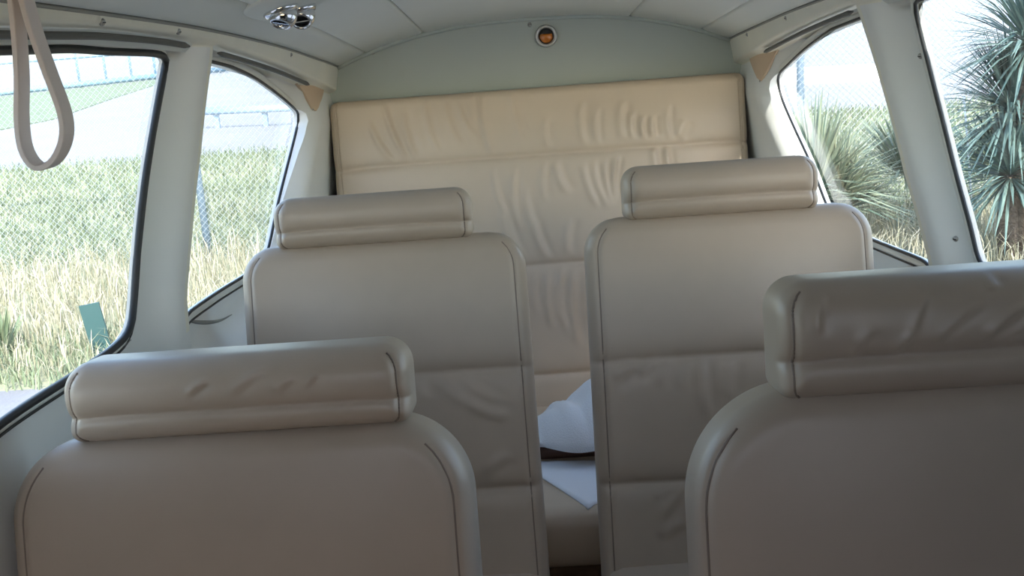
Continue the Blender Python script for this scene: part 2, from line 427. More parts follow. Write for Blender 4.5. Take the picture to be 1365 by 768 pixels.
for sd in (-1, 1):
    Vv, Fc = tube([(sd * float(xr(y) + 0.001), float(y), float(rail_top(y)) + 0.001) for y in np.linspace(-0.45, 2.85, 80)], 0.0032, 8)
    mesh('headliner_bead', Vv, Fc, M['bead'], ceiling)
# aft bulkhead, framed by a rounded lip along the headliner
YB = 2.84
xs2 = np.linspace(-1, 1, 81)
zlev = np.linspace(0, 1, 30)
V = []
for q in zlev:
    for u in xs2:
        x = u * float(xr(YB)) * 1.0; ztop = float(ceil_z(x, YB)) + 0.004
        z = q * ztop
        xw = x if z > 1.05 else u * (float(xr(YB)) + 0.09 * float(sstep(1.07 - z, 0, 0.12)))
        V.append((xw, YB + 0.015 - 0.02 * (z - 0.9), z))
wall_rear = mesh('wall_rear', V, grid_faces(len(zlev), len(xs2)), M['bulkhead']); tag(wall_rear, 'grey green arched bulkhead behind the bench', kind='structure')
arc = [Vector((float(u * xr(YB - 0.01)), YB + 0.004, float(ceil_z(u * xr(YB), YB)) - 0.003)) for u in np.linspace(-1, 1, 60)]
Vv, Fc = tube(arc, 0.006, 8); mesh('bulkhead_lip', Vv, Fc, M['bulkhead'], wall_rear)
for px, py in ((497, 70), (706, 33), (919, 38)):
    o = screw(at_y(px, py, YB + 0.0105), (0, -1, 0), wall_rear); o.scale = (1.25, 1.25, 1.25)
Vv, Fc = box(-0.64, 0.64, -0.5, 2.88, -0.03, 0.0)
floor = mesh('floor', Vv, Fc, M['carpet'], None, False); tag(floor, 'brown carpeted cabin floor', kind='structure')
Vv, Fc = box(-0.62, 0.62, -0.56, -0.44, -0.03, 1.13)  # tall front panel added out of view, dims the front seats
tag(mesh('wall_front_blocker', Vv, Fc, M['darkplastic'], None, False), 'unseen dark panel raised behind the camera to dim the front seats', kind='structure')

# unseen high wing added above the cabin to keep sun off the seats
M['wing'] = new_mat('white_wing_paint', (0.75, 0.75, 0.74), 0.35)
wing = empty('shading_wing', (0, 0.75, 1.40), 'unseen white wing added above the roof to shade the front windows', 'wing')
prof = [(-0.75, 0.0), (-0.70, 0.07), (-0.45, 0.13), (0.1, 0.13), (0.50, 0.04), (0.50, 0.025), (0.1, -0.03), (-0.5, -0.05), (-0.70, -0.03)]
for sd in (-1, 1):
    V = [(sd * x, y * k, z * k) for x, k in ((0.0, 1.0), (2.6, 1.0), (5.2, 0.75)) for y, z in prof]
    mesh('shading_wing_panel', V, grid_faces(3, len(prof), True) + [tuple(range(18, 27))], M['wing'], wing, False)

# round amber outlet on the bulkhead
pb = at_y(728, 48, YB + 0.0055)
t = empty('bulkhead_light', pb, 'round chrome ringed amber light on the bulkhead above the bench', 'light'); t.rotation_euler = (math.radians(90), 0, 0)
Vv, Fc = lathe([(0.020, -0.004), (0.0275, -0.002), (0.0285, 0.003), (0.026, 0.006), (0.022, 0.0055), (0.0195, 0.002), (0.0195, -0.004)], 40)
mesh('bezel', Vv, Fc[:-2], M['bezel'], t)
Vv, Fc = lathe([(0.020, -0.003), (0.020, -0.0022), (0.001, -0.002)], 32); mesh('socket', Vv, Fc, M['slot'], t)
# amber lens: dome flattened along its upper edge
V = []; n = 28
for k, r in enumerate((1.0, 0.93, 0.75, 0.45, 0.02)):
    for j in range(n):
        a = 2 * math.pi * j / n; x = 0.0165 * r * math.cos(a); y = 0.0150 * r * math.sin(a)
        y = min(y, 0.006 * r + 0.0015); V.append((x, y - 0.002, -0.0015 + 0.008 * math.sqrt(max(0, 1 - r * r))))
mesh('lens', V, grid_faces(5, n, True) + [tuple(4 * n + j for j in range(n))], M['amber'], t)

# ------------------------------------------------------------------ cushions
def cushion(w, h, t, Rt, Rb, re, bulge, seams=(), creases=(), edge=None, nu=90, nv=140, taper=0.0, nose=0.0):
    """upholstered slab: x across, z up from 0 to h, front at y=-t; rounded outline, rolled edges, stitched seams,
    creases (x0,z0,x1,z1,amplitude,width); returns verts, faces, edge-seam loop"""
    s = np.linspace(-1, 1, nu); g = 1.5 * s - 0.5 * s ** 3; g = 0.65 * g + 0.35 * s
    q = np.linspace(0, 1, nv); v = h * (0.5 + 0.5 * (0.7 * (2 * q - 1) + 0.3 * np.sin(np.pi * (q - 0.5))))
    def half(v):
        hw = (w / 2) * (1 + taper * (1 - v / h))
        top = np.clip(v - (h - Rt), 0, Rt); bot = np.clip(Rb - v, 0, Rb)
        return hw - (Rt - np.sqrt(Rt * Rt - top * top)) - (Rb - np.sqrt(Rb * Rb - bot * bot))
    hw = half(v)
    U = g[None, :] * hw[:, None]; Z = np.repeat(v[:, None], nu, 1)
    hwf = (w / 2) * (1 + taper * (1 - Z / h))
    def sdf(U, Z):
        ax = hwf - np.abs(U)
        R = np.where(Z > h / 2, Rt, Rb); az = np.minimum(h - Z, Z)
        cx = np.clip(R - ax, 0, None); cz = np.clip(R - az, 0, None)
        return np.where((cx > 0) & (cz > 0), R - np.sqrt(cx ** 2 + cz ** 2), np.minimum(ax, az))
    D = np.clip(sdf(U, Z), 0, None)
    def prof(D, r): d = np.minimum(D, r); return -r + np.sqrt(np.clip(r * r - (r - d) ** 2, 0, None))
    Fd = prof(D, re)
    Fd = Fd + bulge * np.clip(1 - (U / hwf) ** 2, 0, 1) * np.clip(1 - (2 * Z / h - 1) ** 4, 0, 1)
    Fd = Fd + nose * np.sin(np.pi * np.clip(Z / h, 0, 1)) ** 2
    zs = sorted(list(seams))
    for zz in zs:
        line = zz - 0.004 * (U / hwf) ** 4
        Fd = Fd - 0.0085 * np.exp(-(np.abs(Z - line) / 0.006) ** 1.2) - 0.004 * np.exp(-((Z - line) / 0.022) ** 2)
    for (x0, z0, x1, z1, amp, wd) in creases:
        L = math.hypot(x1 - x0, z1 - z0) + 1e-9; ex, ez = (x1 - x0) / L, (z1 - z0) / L
        al = ((U - x0) * ex + (Z - z0) * ez) / L; pe = (U - x0) * -ez + (Z - z0) * ex + 0.06 * L * np.sin(al * 3.0) * (wd > 0)
        win = sstep(al, -0.12, 0.22) * (1 - sstep(al, 0.75, 1.12))
        Fd = Fd + amp * win * (np.exp(-(pe / wd) ** 2) - 0.7 * np.exp(-((pe - 1.7 * wd) / wd) ** 2)) * np.clip(D / 0.02, 0, 1)
    loop = None
    if edge:
        Fd = Fd - 0.003 * np.exp(-((hw[:, None] - np.abs(U) - edge) / 0.0035) ** 2) * (1 - sstep(Z, h - Rt * 0.45, h - Rt * 0.25))
    Yf = -(t + Fd)
    V = np.concatenate([np.stack([U, Yf, Z], 2).reshape(-1, 3), np.stack([U, -np.abs(prof(D, re)) * 1.0, Z], 2).reshape(-1, 3)])
    n = nu * nv
    Fc = grid_faces(nv, nu) + grid_faces(nv, nu, False, n, True)
    rim = list(range(nu)) + [r * nu + nu - 1 for r in range(1, nv)] + [(nv - 1) * nu + c for c in range(nu - 2, -1, -1)] + [r * nu for r in range(nv - 2, 0, -1)]
    m = len(rim)
    for i in range(m):
        a, b = rim[i], rim[(i + 1) % m]; Fc.append((b, a, a + n, b + n))
    if edge:
        hh = lambda z: float(half(np.float64(z))) - edge
        def fdat(x, z):
            i = int(np.argmin(np.abs(v - z))); return float(np.interp(x, U[i], Yf[i]))
        zz = np.linspace(0.002, h - Rt * 0.30, 70)
        loop = [[(e * hh(z), fdat(e * hh(z), z) + 0.0004, z) for z in zz] for e in (-1, 1)]
    return V, Fc, loop
def crease_px(o_mat, t, rows, org, sc, amp, wd):
    """creases read off the photograph, taken onto a cushion's front plane"""
    inv = o_mat.inverted(); out = []
    for r in rows:
        q = []
        for (cx, cy) in r:
            px, py = org[0] + cx / sc, org[1] + cy / sc
            o = inv @ EYE; d = inv.to_3x3() @ ray(px, py); k = (-t - o.y) / d.y
            p = o + d * k; q.append((p.x, p.z))
        for a, b in zip(q[:-1], q[1:]):
            out.append((a[0], a[1], b[0], b[1], amp * random.uniform(0.6, 1.1), wd * random.uniform(0.8, 1.3)))
    return out
def plane_z(o_mat, t, px, py):
    inv = o_mat.inverted(); o = inv @ EYE; d = inv.to_3x3() @ ray(px, py); k = (-t - o.y) / d.y
    return (o + d * k).z

# ------------------------------------------------------------------ rear bench
BW = 1.046
bench = empty('rear_bench', (0, 2.45, 0), 'full width tan leather rear bench under the bulkhead', 'bench')
brc = math.radians(9); bh = 0.83
b_mat = Matrix.Translation((0.0, 2.80, 0.985)) @ Matrix.Rotation(-0.004, 4, 'Y') @ Matrix.Rotation(-brc, 4, 'X') @ Matrix.Translation((0, 0.05, -bh))
bt = 0.09
rows1 = [((165, 195), (235, 305)), ((205, 130), (280, 300)), ((265, 150), (300, 290)), ((325, 100), (375, 285)), ((385, 120), (440, 260)),
         ((430, 130), (480, 230)), ((800, 130), (810, 250)), ((845, 150), (850, 250)), ((920, 130), (925, 235)), ((950, 160), (955, 235)),
         ((985, 170), (988, 235)), ((1012, 170), (1018, 230)), ((1060, 140), (1068, 235)), ((1112, 180), (1095, 235)), ((590, 90), (625, 240)), ((690, 180), (700, 260)),
         ((535, 330), (580, 470), (625, 590)), ((600, 330), (612, 500)), ((630, 390), (700, 590)), ((690, 310), (690, 420)), ((722, 310), (760, 400)),
         ((805, 315), (850, 440)), ((832, 315), (880, 440)), ((868, 305), (895, 430)), ((905, 295), (905, 420)), ((765, 480), (760, 580)), ((560, 450), (610, 600)),
         ((660, 480), (695, 595)), ((1020, 265), (1030, 330)), ((1058, 262), (1068, 330)), ((700, 640), (715, 800)), ((742, 630), (760, 820)), ((776, 640), (792, 850)), ((722, 660), (732, 780)), ((660, 640), (668, 760))]
cr = crease_px(b_mat, bt, rows1, (420, 80), 2.258, 0.0065, 0.0085)
cr += crease_px(b_mat, bt, [((485, 85), (520, 285))], (420, 80), 2.258, -0.006, 0.006)
sm = [plane_z(b_mat, bt, 720, 206), plane_z(b_mat, bt, 745, 351), plane_z(b_mat, bt, 745, 498)]
V, Fc, lp = cushion(BW, bh, bt, 0.022, 0.02, 0.022, 0.012, sm, cr, 0.016, 300, 230)
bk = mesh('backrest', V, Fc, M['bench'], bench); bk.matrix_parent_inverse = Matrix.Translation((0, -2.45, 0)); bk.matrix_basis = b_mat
for l_ in lp:
    Vv, Fc = tube(l_, 0.0022, 6); mesh('piping', Vv, Fc, M['bench'], bk)
# bench seat cushion lying down: local z runs forward
V, Fc, lp = cushion(0.97, 0.70, 0.12, 0.05, 0.02, 0.03, 0.012, (0.34,), (), 0.012, 120, 80)
def lay_flat(x, y, z, a=94):
    # cushion local: x across, z -> forward (-y world), -y (front face) -> up
    R = Matrix(((1, 0, 0), (0, 0, -1), (0, -1, 0))).to_4x4()
    return Matrix.Translation((x, y, z)) @ Matrix.Rotation(math.radians(a - 90), 4, 'X') @ R
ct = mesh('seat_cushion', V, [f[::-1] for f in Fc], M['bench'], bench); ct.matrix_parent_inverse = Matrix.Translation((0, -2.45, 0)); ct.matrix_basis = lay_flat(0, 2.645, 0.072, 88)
Vv, Fc = box(-0.47, 0.47, -0.44, 0.17, 0.0, 0.085); mesh('bench_base', Vv, Fc, M['carpet'], bench, False)

# ------------------------------------------------------------------ seats
def seat(x, y_top, z_top, label, hr_z, hr_x0, hr_x1, rec=11, w=0.485, h=0.68, seam_px=(), cr_rows=None, hr_rows=None, hr_h=0.095, hr_t=0.10, rt=0.085, bulge=0.02, taper=0.03, edge=0.020):
    rc = math.radians(rec); t = 0.10
    bm = Matrix.Translation((x, y_top, z_top)) @ Matrix.Rotation(-rc, 4, 'X') @ Matrix.Translation((0, t, -h))
    yb = (bm @ Vector((0, 0, 0))).y
    root = empty('cabin_seat', (x, yb - 0.2, 0), label, 'seat', 'leather cabin seats')
    inv = Matrix.Translation(-Vector(root.location))
    seams = [plane_z(bm, t, *p) for p in seam_px]
    cr = crease_px(bm, t, *cr_rows) if cr_rows else []
    V, Fc, lp = cushion(w, h, t, rt, 0.03, 0.03, bulge, seams, cr, edge, 110, 170, taper=taper)
    b = mesh('backrest', V, Fc, M['leather'], root); b.matrix_parent_inverse = inv; b.matrix_basis = bm
    for l_ in lp:
        Vv, Fc = tube(l_, 0.0014, 6); mesh('piping', Vv, Fc, M['piping'], b)
    # headrest pillow on the backrest's top edge
    hw = hr_x1 - hr_x0
    base = bm @ Vector((0, -t / 2, h))
    hm = Matrix.Translation(((hr_x0 + hr_x1) / 2, base.y - hr_t / 2 - 0.012, hr_z - hr_h)) @ Matrix.Rotation(-rc * 0.7, 4, 'X') @ Matrix.Translation((0, hr_t, 0))
    hc = crease_px(hm, hr_t, *hr_rows) if hr_rows else []
    V, Fc, lp = cushion(hw, hr_h, hr_t, 0.030, 0.014, 0.030, 0.006, (hr_h * 0.36,), hc, 0.012, 120, 60, nose=0.006)
    hd = mesh('headrest', V, Fc, M['leather'], root); hd.matrix_parent_inverse = inv; hd.matrix_basis = hm
    for e in (-1, 1):
        Vv, Fc = tube(lp[0 if e < 0 else 1], 0.0013, 6); mesh('piping', Vv, Fc, M['piping'], hd)
        p0 = hm @ Vector((e * hw * 0.25, -hr_t / 2, 0.02)); p1 = bm @ Vector((e * hw * 0.25, -t / 2, h - 0.03))
        Vv, Fc = tube([p0 - root.location, p1 - root.location], 0.006, 10); mesh('headrest_post', Vv, Fc, M['chrome'], root)
    # seat cushion, base frame, legs
    V, Fc, lp = cushion(w, 0.48, 0.12, 0.07, 0.03, 0.03, 0.012, (0.16, 0.32), (), 0.018, 60, 60)
    zc_ = max(0.115, (bm @ Vector((0, 0, 0))).z - 0.09)
    c = mesh('seat_cushion', V, [f[::-1] for f in Fc], M['leather'], root); c.matrix_parent_inverse = inv; c.matrix_basis = lay_flat(x, yb - 0.02, zc_, 88)
    Vv, Fc = box(-w / 2 + 0.03, w / 2 - 0.03, -0.20, 0.17, zc_ - 0.03, zc_ + 0.012); mesh('seat_frame', Vv, Fc, M['grey_metal'], root, False)
    for lx in (-1, 1):
        for ly in (-0.17, 0.14):
            Vv, Fc = tube([(lx * (w / 2 - 0.06), ly, 0.0), (lx * (w / 2 - 0.06), ly, zc_ - 0.02)], 0.012, 10)
            mesh('leg', Vv, Fc, M['grey_metal'], root)
    return root
R5 = [((330, 160), (420, 240), (540, 280)), ((400, 165), (530, 250)), ((270, 170), (290, 230)), ((545, 395), (470, 450))]
R6 = [((270, 80), (235, 170)), ((320, 85), (300, 180)), ((355, 80), (385, 270)), ((405, 90), (412, 250)), ((230, 85), (170, 140)), ((160, 100), (90, 150)), ((445, 90), (432, 200)), ((312, 470), (235, 590)), ((300, 590), (230, 640)), ((270, 480), (220, 520))]
R7 = [((630, 170), (575, 215)), ((810, 135), (700, 215)), ((890, 160), (840, 205)), ((960, 150), (930, 190))]
R8 = [((445, 185), (400, 265)), ((572, 110), (540, 200), (495, 250)), ((690, 130), (590, 220)), ((800, 130), (700, 215)), ((725, 60), (740, 95)), ((335, 110), (320, 200))]
def hx(px, py, y): return at_y(px, py, y).x
seat(-0.364, 1.07, 0.756, 'tan leather seat beside the window with the hanging strap, headrest lowest of the four', 0.839, hx(84, 560, 1.07), hx(547, 540, 1.07),
     hr_rows=(R7, (0, 430), 2.272, 0.0030, 0.004), hr_h=0.086, rt=0.09, w=0.495, taper=0.022)
seat(0.328, 0.92, 0.816, 'tan leather seat with tall creased headrest beside the window with the big dark yucca', 0.914, hx(1040, 450, 0.92), hx(1040, 450, 0.92) + 0.325,
     hr_rows=(R8, (905, 330), 1.754, 0.0036, 0.004), hr_h=0.108, rt=0.11, w=0.465, edge=0.011)
seat(-0.292, 1.80, 0.812, 'tan leather seat ahead of the bench beside the quarter window with the fence post', 0.892, hx(362, 295, 1.8), hx(628, 290, 1.8),
     seam_px=((600, 494), (640, 651)), cr_rows=(R5, (440, 430), 2.271, 0.0030, 0.010), hr_h=0.086, rt=0.06)
seat(0.297, 1.80, 0.822, 'tan leather seat ahead of the bench beside the quarter window with the sunlit ledge', 0.906, hx(832, 260, 1.8), hx(1094, 245, 1.8),
     seam_px=((900, 475), (870, 641)), cr_rows=(R6, (780, 440), 2.342, 0.0042, 0.009), hr_h=0.090, rt=0.06)

# ------------------------------------------------------------------ things on the bench
from mathutils.bvhtree import BVHTree
bpy.context.view_layer.update()
_bt = BVHTree.FromPolygons([ct.matrix_world @ v.co for v in ct.data.vertices], [tuple(p.vertices) for p in ct.data.polygons])
def zs(x, y):
    h = _bt.ray_cast(Vector((x, y, 1.0)), Vector((0, 0, -1)))
    return h[0].z if h[0] is not None else 0.15
def on_seat(px, py, up=0.0):
    p = at_z(px, py, 0.30 + up)             # walk down the sight line to the cushion's surface
    d = ray(px, py).normalized() * 0.002
    while p.z > zs(p.x, p.y) + up and p.y < 2.6: p = p + d
    return p
TX0 = on_seat(702, 600, 0.04).x; TY0 = on_seat(750, 606, 0.04).y
def surf_towel():
    nu, nv = 70, 60; V = []
    for j in range(nv):
        b = j / (nv - 1)                # 0 front hem .. 1 against the backrest
        for i in range(nu):
            a = i / (nu - 1)            # 0 left .. 1 right
            x = TX0 + 0.30 * a
            y = TY0 + 0.30 * b
            H = 0.105 * math.sin(min(1, a * 1.5) * math.pi / 2) ** 0.9 * math.sin(math.pi * min(1, b) ** 0.62)
            H += 0.012 * math.sin(9 * a + 5 * b) * min(1, b * 3) + 0.010 * math.exp(-((a - 0.26 - 0.20 * (0.5 - b)) / 0.04) ** 2) * min(1, b * 4) - 0.006 * math.exp(-((a - 0.36 - 0.2 * (0.5 - b)) / 0.04) ** 2)
            H += 0.010 * math.exp(-((a - 0.52) / 0.07) ** 2) * min(1, b * 4)
            y += 0.012 * math.sin(a * 13) * (1 - b) + 0.05 * (1 - b) * (1 - a) ** 2
            z = zs(x, y) + 0.001 + max(0.0, H) * min(1, a * 5 + 0.1) + max(0.039 * (1 - sstep(b, 0.62, 0.92)) * (1 - sstep(a, 0.68, 0.95)), 0.012 * (1 - sstep(b, 0.35, 0.55)))
            V.append((x, y, z))
    return V, grid_faces(nv, nu)
V, Fc = surf_towel()
tw = mesh('towel', V, Fc, M['towel']); md = tw.modifiers.new('thick', 'SOLIDIFY'); md.thickness = 0.012; md.offset = 1
tag(tw, 'crumpled white terry towel heaped on the bench seat', 'towel')
# sheet lying flat in front of the towel, one corner towards the aisle
cs = [on_seat(688, 620), on_seat(784, 682), on_seat(905, 622), on_seat(800, 616)]
V = []; nn = 20
for j in range(nn):
    for i in range(nn):
        a, b = i / (nn - 1), j / (nn - 1)
        p = cs[0] * (1 - a) * (1 - b) + cs[1] * a * (1 - b) + cs[2] * a * b + cs[3] * (1 - a) * b
        V.append((p.x, p.y, zs(p.x, p.y) + 0.0045 + 0.0015 * math.sin(a * 5 + b * 4)))
sh = mesh('folded_cloth', V, grid_faces(nn, nn), M['paper']); md = sh.modifiers.new('thick', 'SOLIDIFY'); md.thickness = 0.004; md.offset = -1
tag(sh, 'flat white cloth with a pointed corner on the bench edge', 'cloth')
# brown pouch showing between towel and cloth
pc = on_seat(752, 613)
V, Fc, lp = cushion(0.20, 0.034, 0.07, 0.014, 0.012, 0.014, 0.004, (), ((-0.01, 0.0, -0.012, 0.034, -0.004, 0.004),), None, 40, 20)
po = mesh('pouch', V, Fc, M['brown']); po.location = (pc.x + 0.01, pc.y + 0.076, zs(pc.x, pc.y + 0.04) - 0.002)
tag(po, 'small brown leather pouch tucked under the white towel', 'pouch')
# dark buckle end between the seat and the bench back
pk = at_y(701, 545, 2.45); zk = zs(pk.x, pk.y)
V, Fc = tube([(0, 0.004, 0.082), (0, 0.002, 0.05), (0, 0.0, 0.02), (0, 0.0, -0.006)], 0.012, 8, squash=(1.0, 0.35), up=(0, 1, 0))
bu = mesh('belt_buckle', V, Fc, M['darkplastic']); bu.location = (pk.x, pk.y, zk); tag(bu, 'dark seat belt end standing up from the bench seat beside the towel', 'seat belt')

# ------------------------------------------------------------------ hanging strap
sp = [(17, -28), (24, 30), (29, 100), (29, 160), (35, 200), (52, 222), (74, 214), (88, 185), (86, 150), (66, 95), (45, 35), (28, -28)]
pts = smooth_line([tuple(at_y(px, py, 0.95)) for px, py in sp], 70)
pts = [Vector(p) for p in pts]; pts[0].z += 0.004
V = []; ths, wds = 0.0020, 0.0092
for i, p in enumerate(pts):
    tg = (pts[min(i + 1, len(pts) - 1)] - pts[max(i - 1, 0)]).normalized()
    wdv = Vector((0.12, 1, 0)); wdv = (wdv - tg * wdv.dot(tg)).normalized(); nv_ = tg.cross(wdv)
    for a, b in ((-1, -1), (-0.9, -1.3), (0.9, -1.3), (1, -1), (1, 1), (0.9, 1.3), (-0.9, 1.3), (-1, 1)):
        V.append(p + wdv * (a * wds) + nv_ * (b * ths))
Fc = []
for i in range(len(pts) - 1):
    for k in range(8): Fc.append((i * 8 + k, i * 8 + (k + 1) % 8, (i + 1) * 8 + (k + 1) % 8, (i + 1) * 8 + k))
Fc += [tuple(range(7, -1, -1)), tuple((len(pts) - 1) * 8 + k for k in range(8))]
hs = empty('hanging_strap', pts[0], 'pinkish beige loop strap hanging in front of the side window', 'strap')
inv = -Vector(hs.location)
mesh('loop', [v + inv for v in V], Fc, M['strap'], hs, False)
xa = (pts[0].x + pts[-1].x) / 2
za = float(ceil_z(xa, 0.95))
Vv, Fc = box(xa - 0.016, xa + 0.016, 0.935, 0.965, min(pts[0].z, pts[-1].z) - 0.012, za + 0.004); mesh('anchor_clip', [Vector(v) + inv for v in Vv], Fc, M['frame'], hs, False)

# ------------------------------------------------------------------ overhead vent unit
def hit_ceiling(px, py):
    d = ray(px, py); lo, hi = 0.3, 4.0
    for _ in range(60):
        m = (lo + hi) / 2; p = EYE + d * m
        if p.z > float(ceil_z(p.x, p.y)) or abs(p.x) > float(xr(p.y)): hi = m
        else: lo = m
    return EYE + d * lo
pv = hit_ceiling(400, 6)
e = 0.01
nrm = Vector((-(float(ceil_z(pv.x + e, pv.y)) - float(ceil_z(pv.x - e, pv.y))) / (2 * e), -(float(ceil_z(pv.x, pv.y + e)) - float(ceil_z(pv.x, pv.y - e))) / (2 * e), 1)).normalized() * -1
vt = empty('overhead_vent', pv, 'chrome twin eyeball air vent set in the headliner', 'air vent')
zq = nrm; yq = (Vector((0, 1, 0)) - zq * zq.y).normalized(); xq = yq.cross(zq)
vt.matrix_world = Matrix.Translation(pv) @ Matrix((xq, yq, zq)).transposed().to_4x4() @ Matrix.Scale(1.4, 4)
V = []; n = 40
for r, hgt in ((1.0, -0.002), (1.0, 0.0015), (0.95, 0.004), (0.0, 0.005)):
    for j in range(n):
        a = 2 * math.pi * j / n; V.append((0.048 * r * math.copysign(abs(math.cos(a)) ** 0.7, math.cos(a)), -0.05 + 0.085 * r * math.copysign(abs(math.sin(a)) ** 0.7, math.sin(a)), hgt))
mesh('base_plate', V, grid_faces(4, n, True), M['headliner'], vt)
for cy, cx, tilt in ((-0.050, 0.014, (0.45, 0.5)), (0.004, 0.004, (0.75, 0.2))):
    Vv, Fc = lathe([(0.020, 0.003), (0.021, 0.006), (0.0185, 0.010), (0.016, 0.010)], 28); o = mesh('socket_ring', Vv, Fc[:-2], M['chrome'], vt); o.location = (cx, cy, 0)
    pf = [(0.0165 * math.cos(a), 0.0165 * math.sin(a)) for a in np.linspace(-0.6, 0.75, 10)] + [(0.0105, 0.0128), (0.0095, 0.009), (0.0085, 0.003)]
    Vv, Fc = lathe(pf, 28); ne = mesh('nozzle', Vv, Fc[:-2], M['chrome'], vt); ne.location = (cx, cy, 0.011); ne.rotation_euler = (tilt[0], tilt[1], 0)
    Vv, Fc = lathe([(0.009, 0.003), (0.009, 0.0035), (0.001, 0.004)], 20); mesh('nozzle_core', Vv, Fc, M['slot'], ne)
    Vv, Fc = box(-0.009, 0.009, -0.0008, 0.0008, 0.004, 0.011); mesh('nozzle_vane', Vv, Fc, M['chrome'], ne, False)

# ------------------------------------------------------------------ outside: apron, grass bank, lot
GZ = -0.80
def gz(y):
    return GZ + 0.56 * float(sstep(np.float64(y), 9.9, 14.0))
def strip(name, y0, y1, ny, mat, label, x0=-300, x1=300, nx=60, dz=0.0):
    yy = np.linspace(y0, y1, ny); xx = np.linspace(x0, x1, nx)
    V = [(x, y, gz(y) + dz) for y in yy for x in xx]
    return tag(mesh(name, V, grid_faces(ny, nx), mat), label, kind='structure')
M['asphalt'] = new_mat('asphalt', (0.24, 0.24, 0.245), 0.9, noise=(3, (0.19, 0.19, 0.20)), bump=(60, 0.5, 0.01))
M['soil'] = new_mat('grassy_soil', (0.34, 0.33, 0.22), 0.95, noise=(1.6, (0.24, 0.27, 0.16)), bump=(30, 0.7, 0.03))
M['lot'] = new_mat('pale_concrete', (0.26, 0.26, 0.255), 0.9, noise=(0.4, (0.235, 0.235, 0.23)))
strip('apron', -30, 6.25, 8, M['asphalt'], 'grey asphalt apron under the aircraft')
strip('grass_bank', 6.25, 14.0, 40, M['soil'], 'grassy bank behind the chain link fence', dz=0.0)
strip('parking_lot', 14.0, 480, 8, M['lot'], 'pale concrete lot beyond the grass bank')

def blade_mat(name, c0, c1, rough=0.7):
    m = bpy.data.materials.new(name); m.use_nodes = True; nt = m.node_tree; b = nt.nodes['Principled BSDF']
    g = nt.nodes.new('ShaderNodeNewGeometry'); r = nt.nodes.new('ShaderNodeValToRGB')
    r.color_ramp.elements[0].color = (*c0, 1); r.color_ramp.elements[1].color = (*c1, 1)
    nt.links.new(g.outputs['Random Per Island'], r.inputs['Fac']); nt.links.new(r.outputs['Color'], b.inputs['Base Color'])
    b.inputs['Roughness'].default_value = rough; b.inputs['Specular IOR Level'].default_value = 0.25
    return m
M['dry'] = blade_mat('dry_blades', (0.25, 0.24, 0.15), (0.47, 0.44, 0.34))
M['green'] = blade_mat('green_blades', (0.105, 0.15, 0.085), (0.24, 0.275, 0.17))
M['yucca'] = blade_mat('yucca_blades', (0.035, 0.075, 0.075), (0.16, 0.23, 0.20), 0.45)
M['pampas'] = blade_mat('spiky_grass', (0.09, 0.15, 0.12), (0.32, 0.36, 0.25), 0.5)

def blades(X, Y, H, lean, wid):
    """curved tapering blades, one triangle strip each"""
    n = len(X); az = rng.uniform(0, 2 * np.pi, n); Z = np.array([gz(y) for y in Y])
    dx, dy = np.cos(az), np.sin(az); L = lean * rng.uniform(0.2, 1.0, n) * H
    V = np.zeros((n, 5, 3)); wx, wy = -dy * wid / 2, dx * wid / 2
    V[:, 0] = np.stack([X - wx, Y - wy, Z - 0.01], 1); V[:, 1] = np.stack([X + wx, Y + wy, Z - 0.01], 1)
    V[:, 2] = np.stack([X + 0.3 * L * dx - .8 * wx, Y + 0.3 * L * dy - .8 * wy, Z + 0.6 * H], 1)
    V[:, 3] = np.stack([X + 0.3 * L * dx + .8 * wx, Y + 0.3 * L * dy + .8 * wy, Z + 0.6 * H], 1)
    V[:, 4] = np.stack([X + L * dx, Y + L * dy, Z + H * (1 - 0.25 * L / H)], 1)
    b = np.arange(n)[:, None] * 5
    Fc = np.concatenate([b + np.array([[0, 1, 3]]), b + np.array([[0, 3, 2]]), b + np.array([[2, 3, 4]])])
    return V.reshape(-1, 3), Fc
def fan(n, y0, y1):   # positions spread over the view's widening wedge behind the aircraft
    Y = rng.uniform(y0, y1, n); X = rng.uniform(-0.64, 0.62, n) * Y
    return X, Y
X, Y = fan(16000, 6.35, 9.80); hgt = rng.uniform(0.12, 0.42, len(X)) * (0.45 + 0.55 * sstep(Y, 6.3, 7.6))
V, Fc = blades(X, Y, hgt, 0.9, 0.008)
tag(mesh('tall_grass', V, Fc, M['dry'], None, False), 'tall straw coloured grass along the foot of the fence', 'grass', kind='stuff')
X, Y = fan(7000, 6.22, 7.4); V, Fc = blades(X, Y, rng.uniform(0.05, 0.17, len(X)), 0.9, 0.009)
tag(mesh('verge_grass', V, Fc, M['green'], None, False), 'short green grass along the asphalt edge', 'grass', kind='stuff')
X, Y = fan(26000, 9.95, 14.0); V, Fc = blades(X, Y, rng.uniform(0.05, 0.16, len(X)), 0.9, 0.014)
tag(mesh('bank_grass', V, Fc, M['green'], None, False), 'short green grass covering the bank beyond the fence', 'grass', kind='stuff')

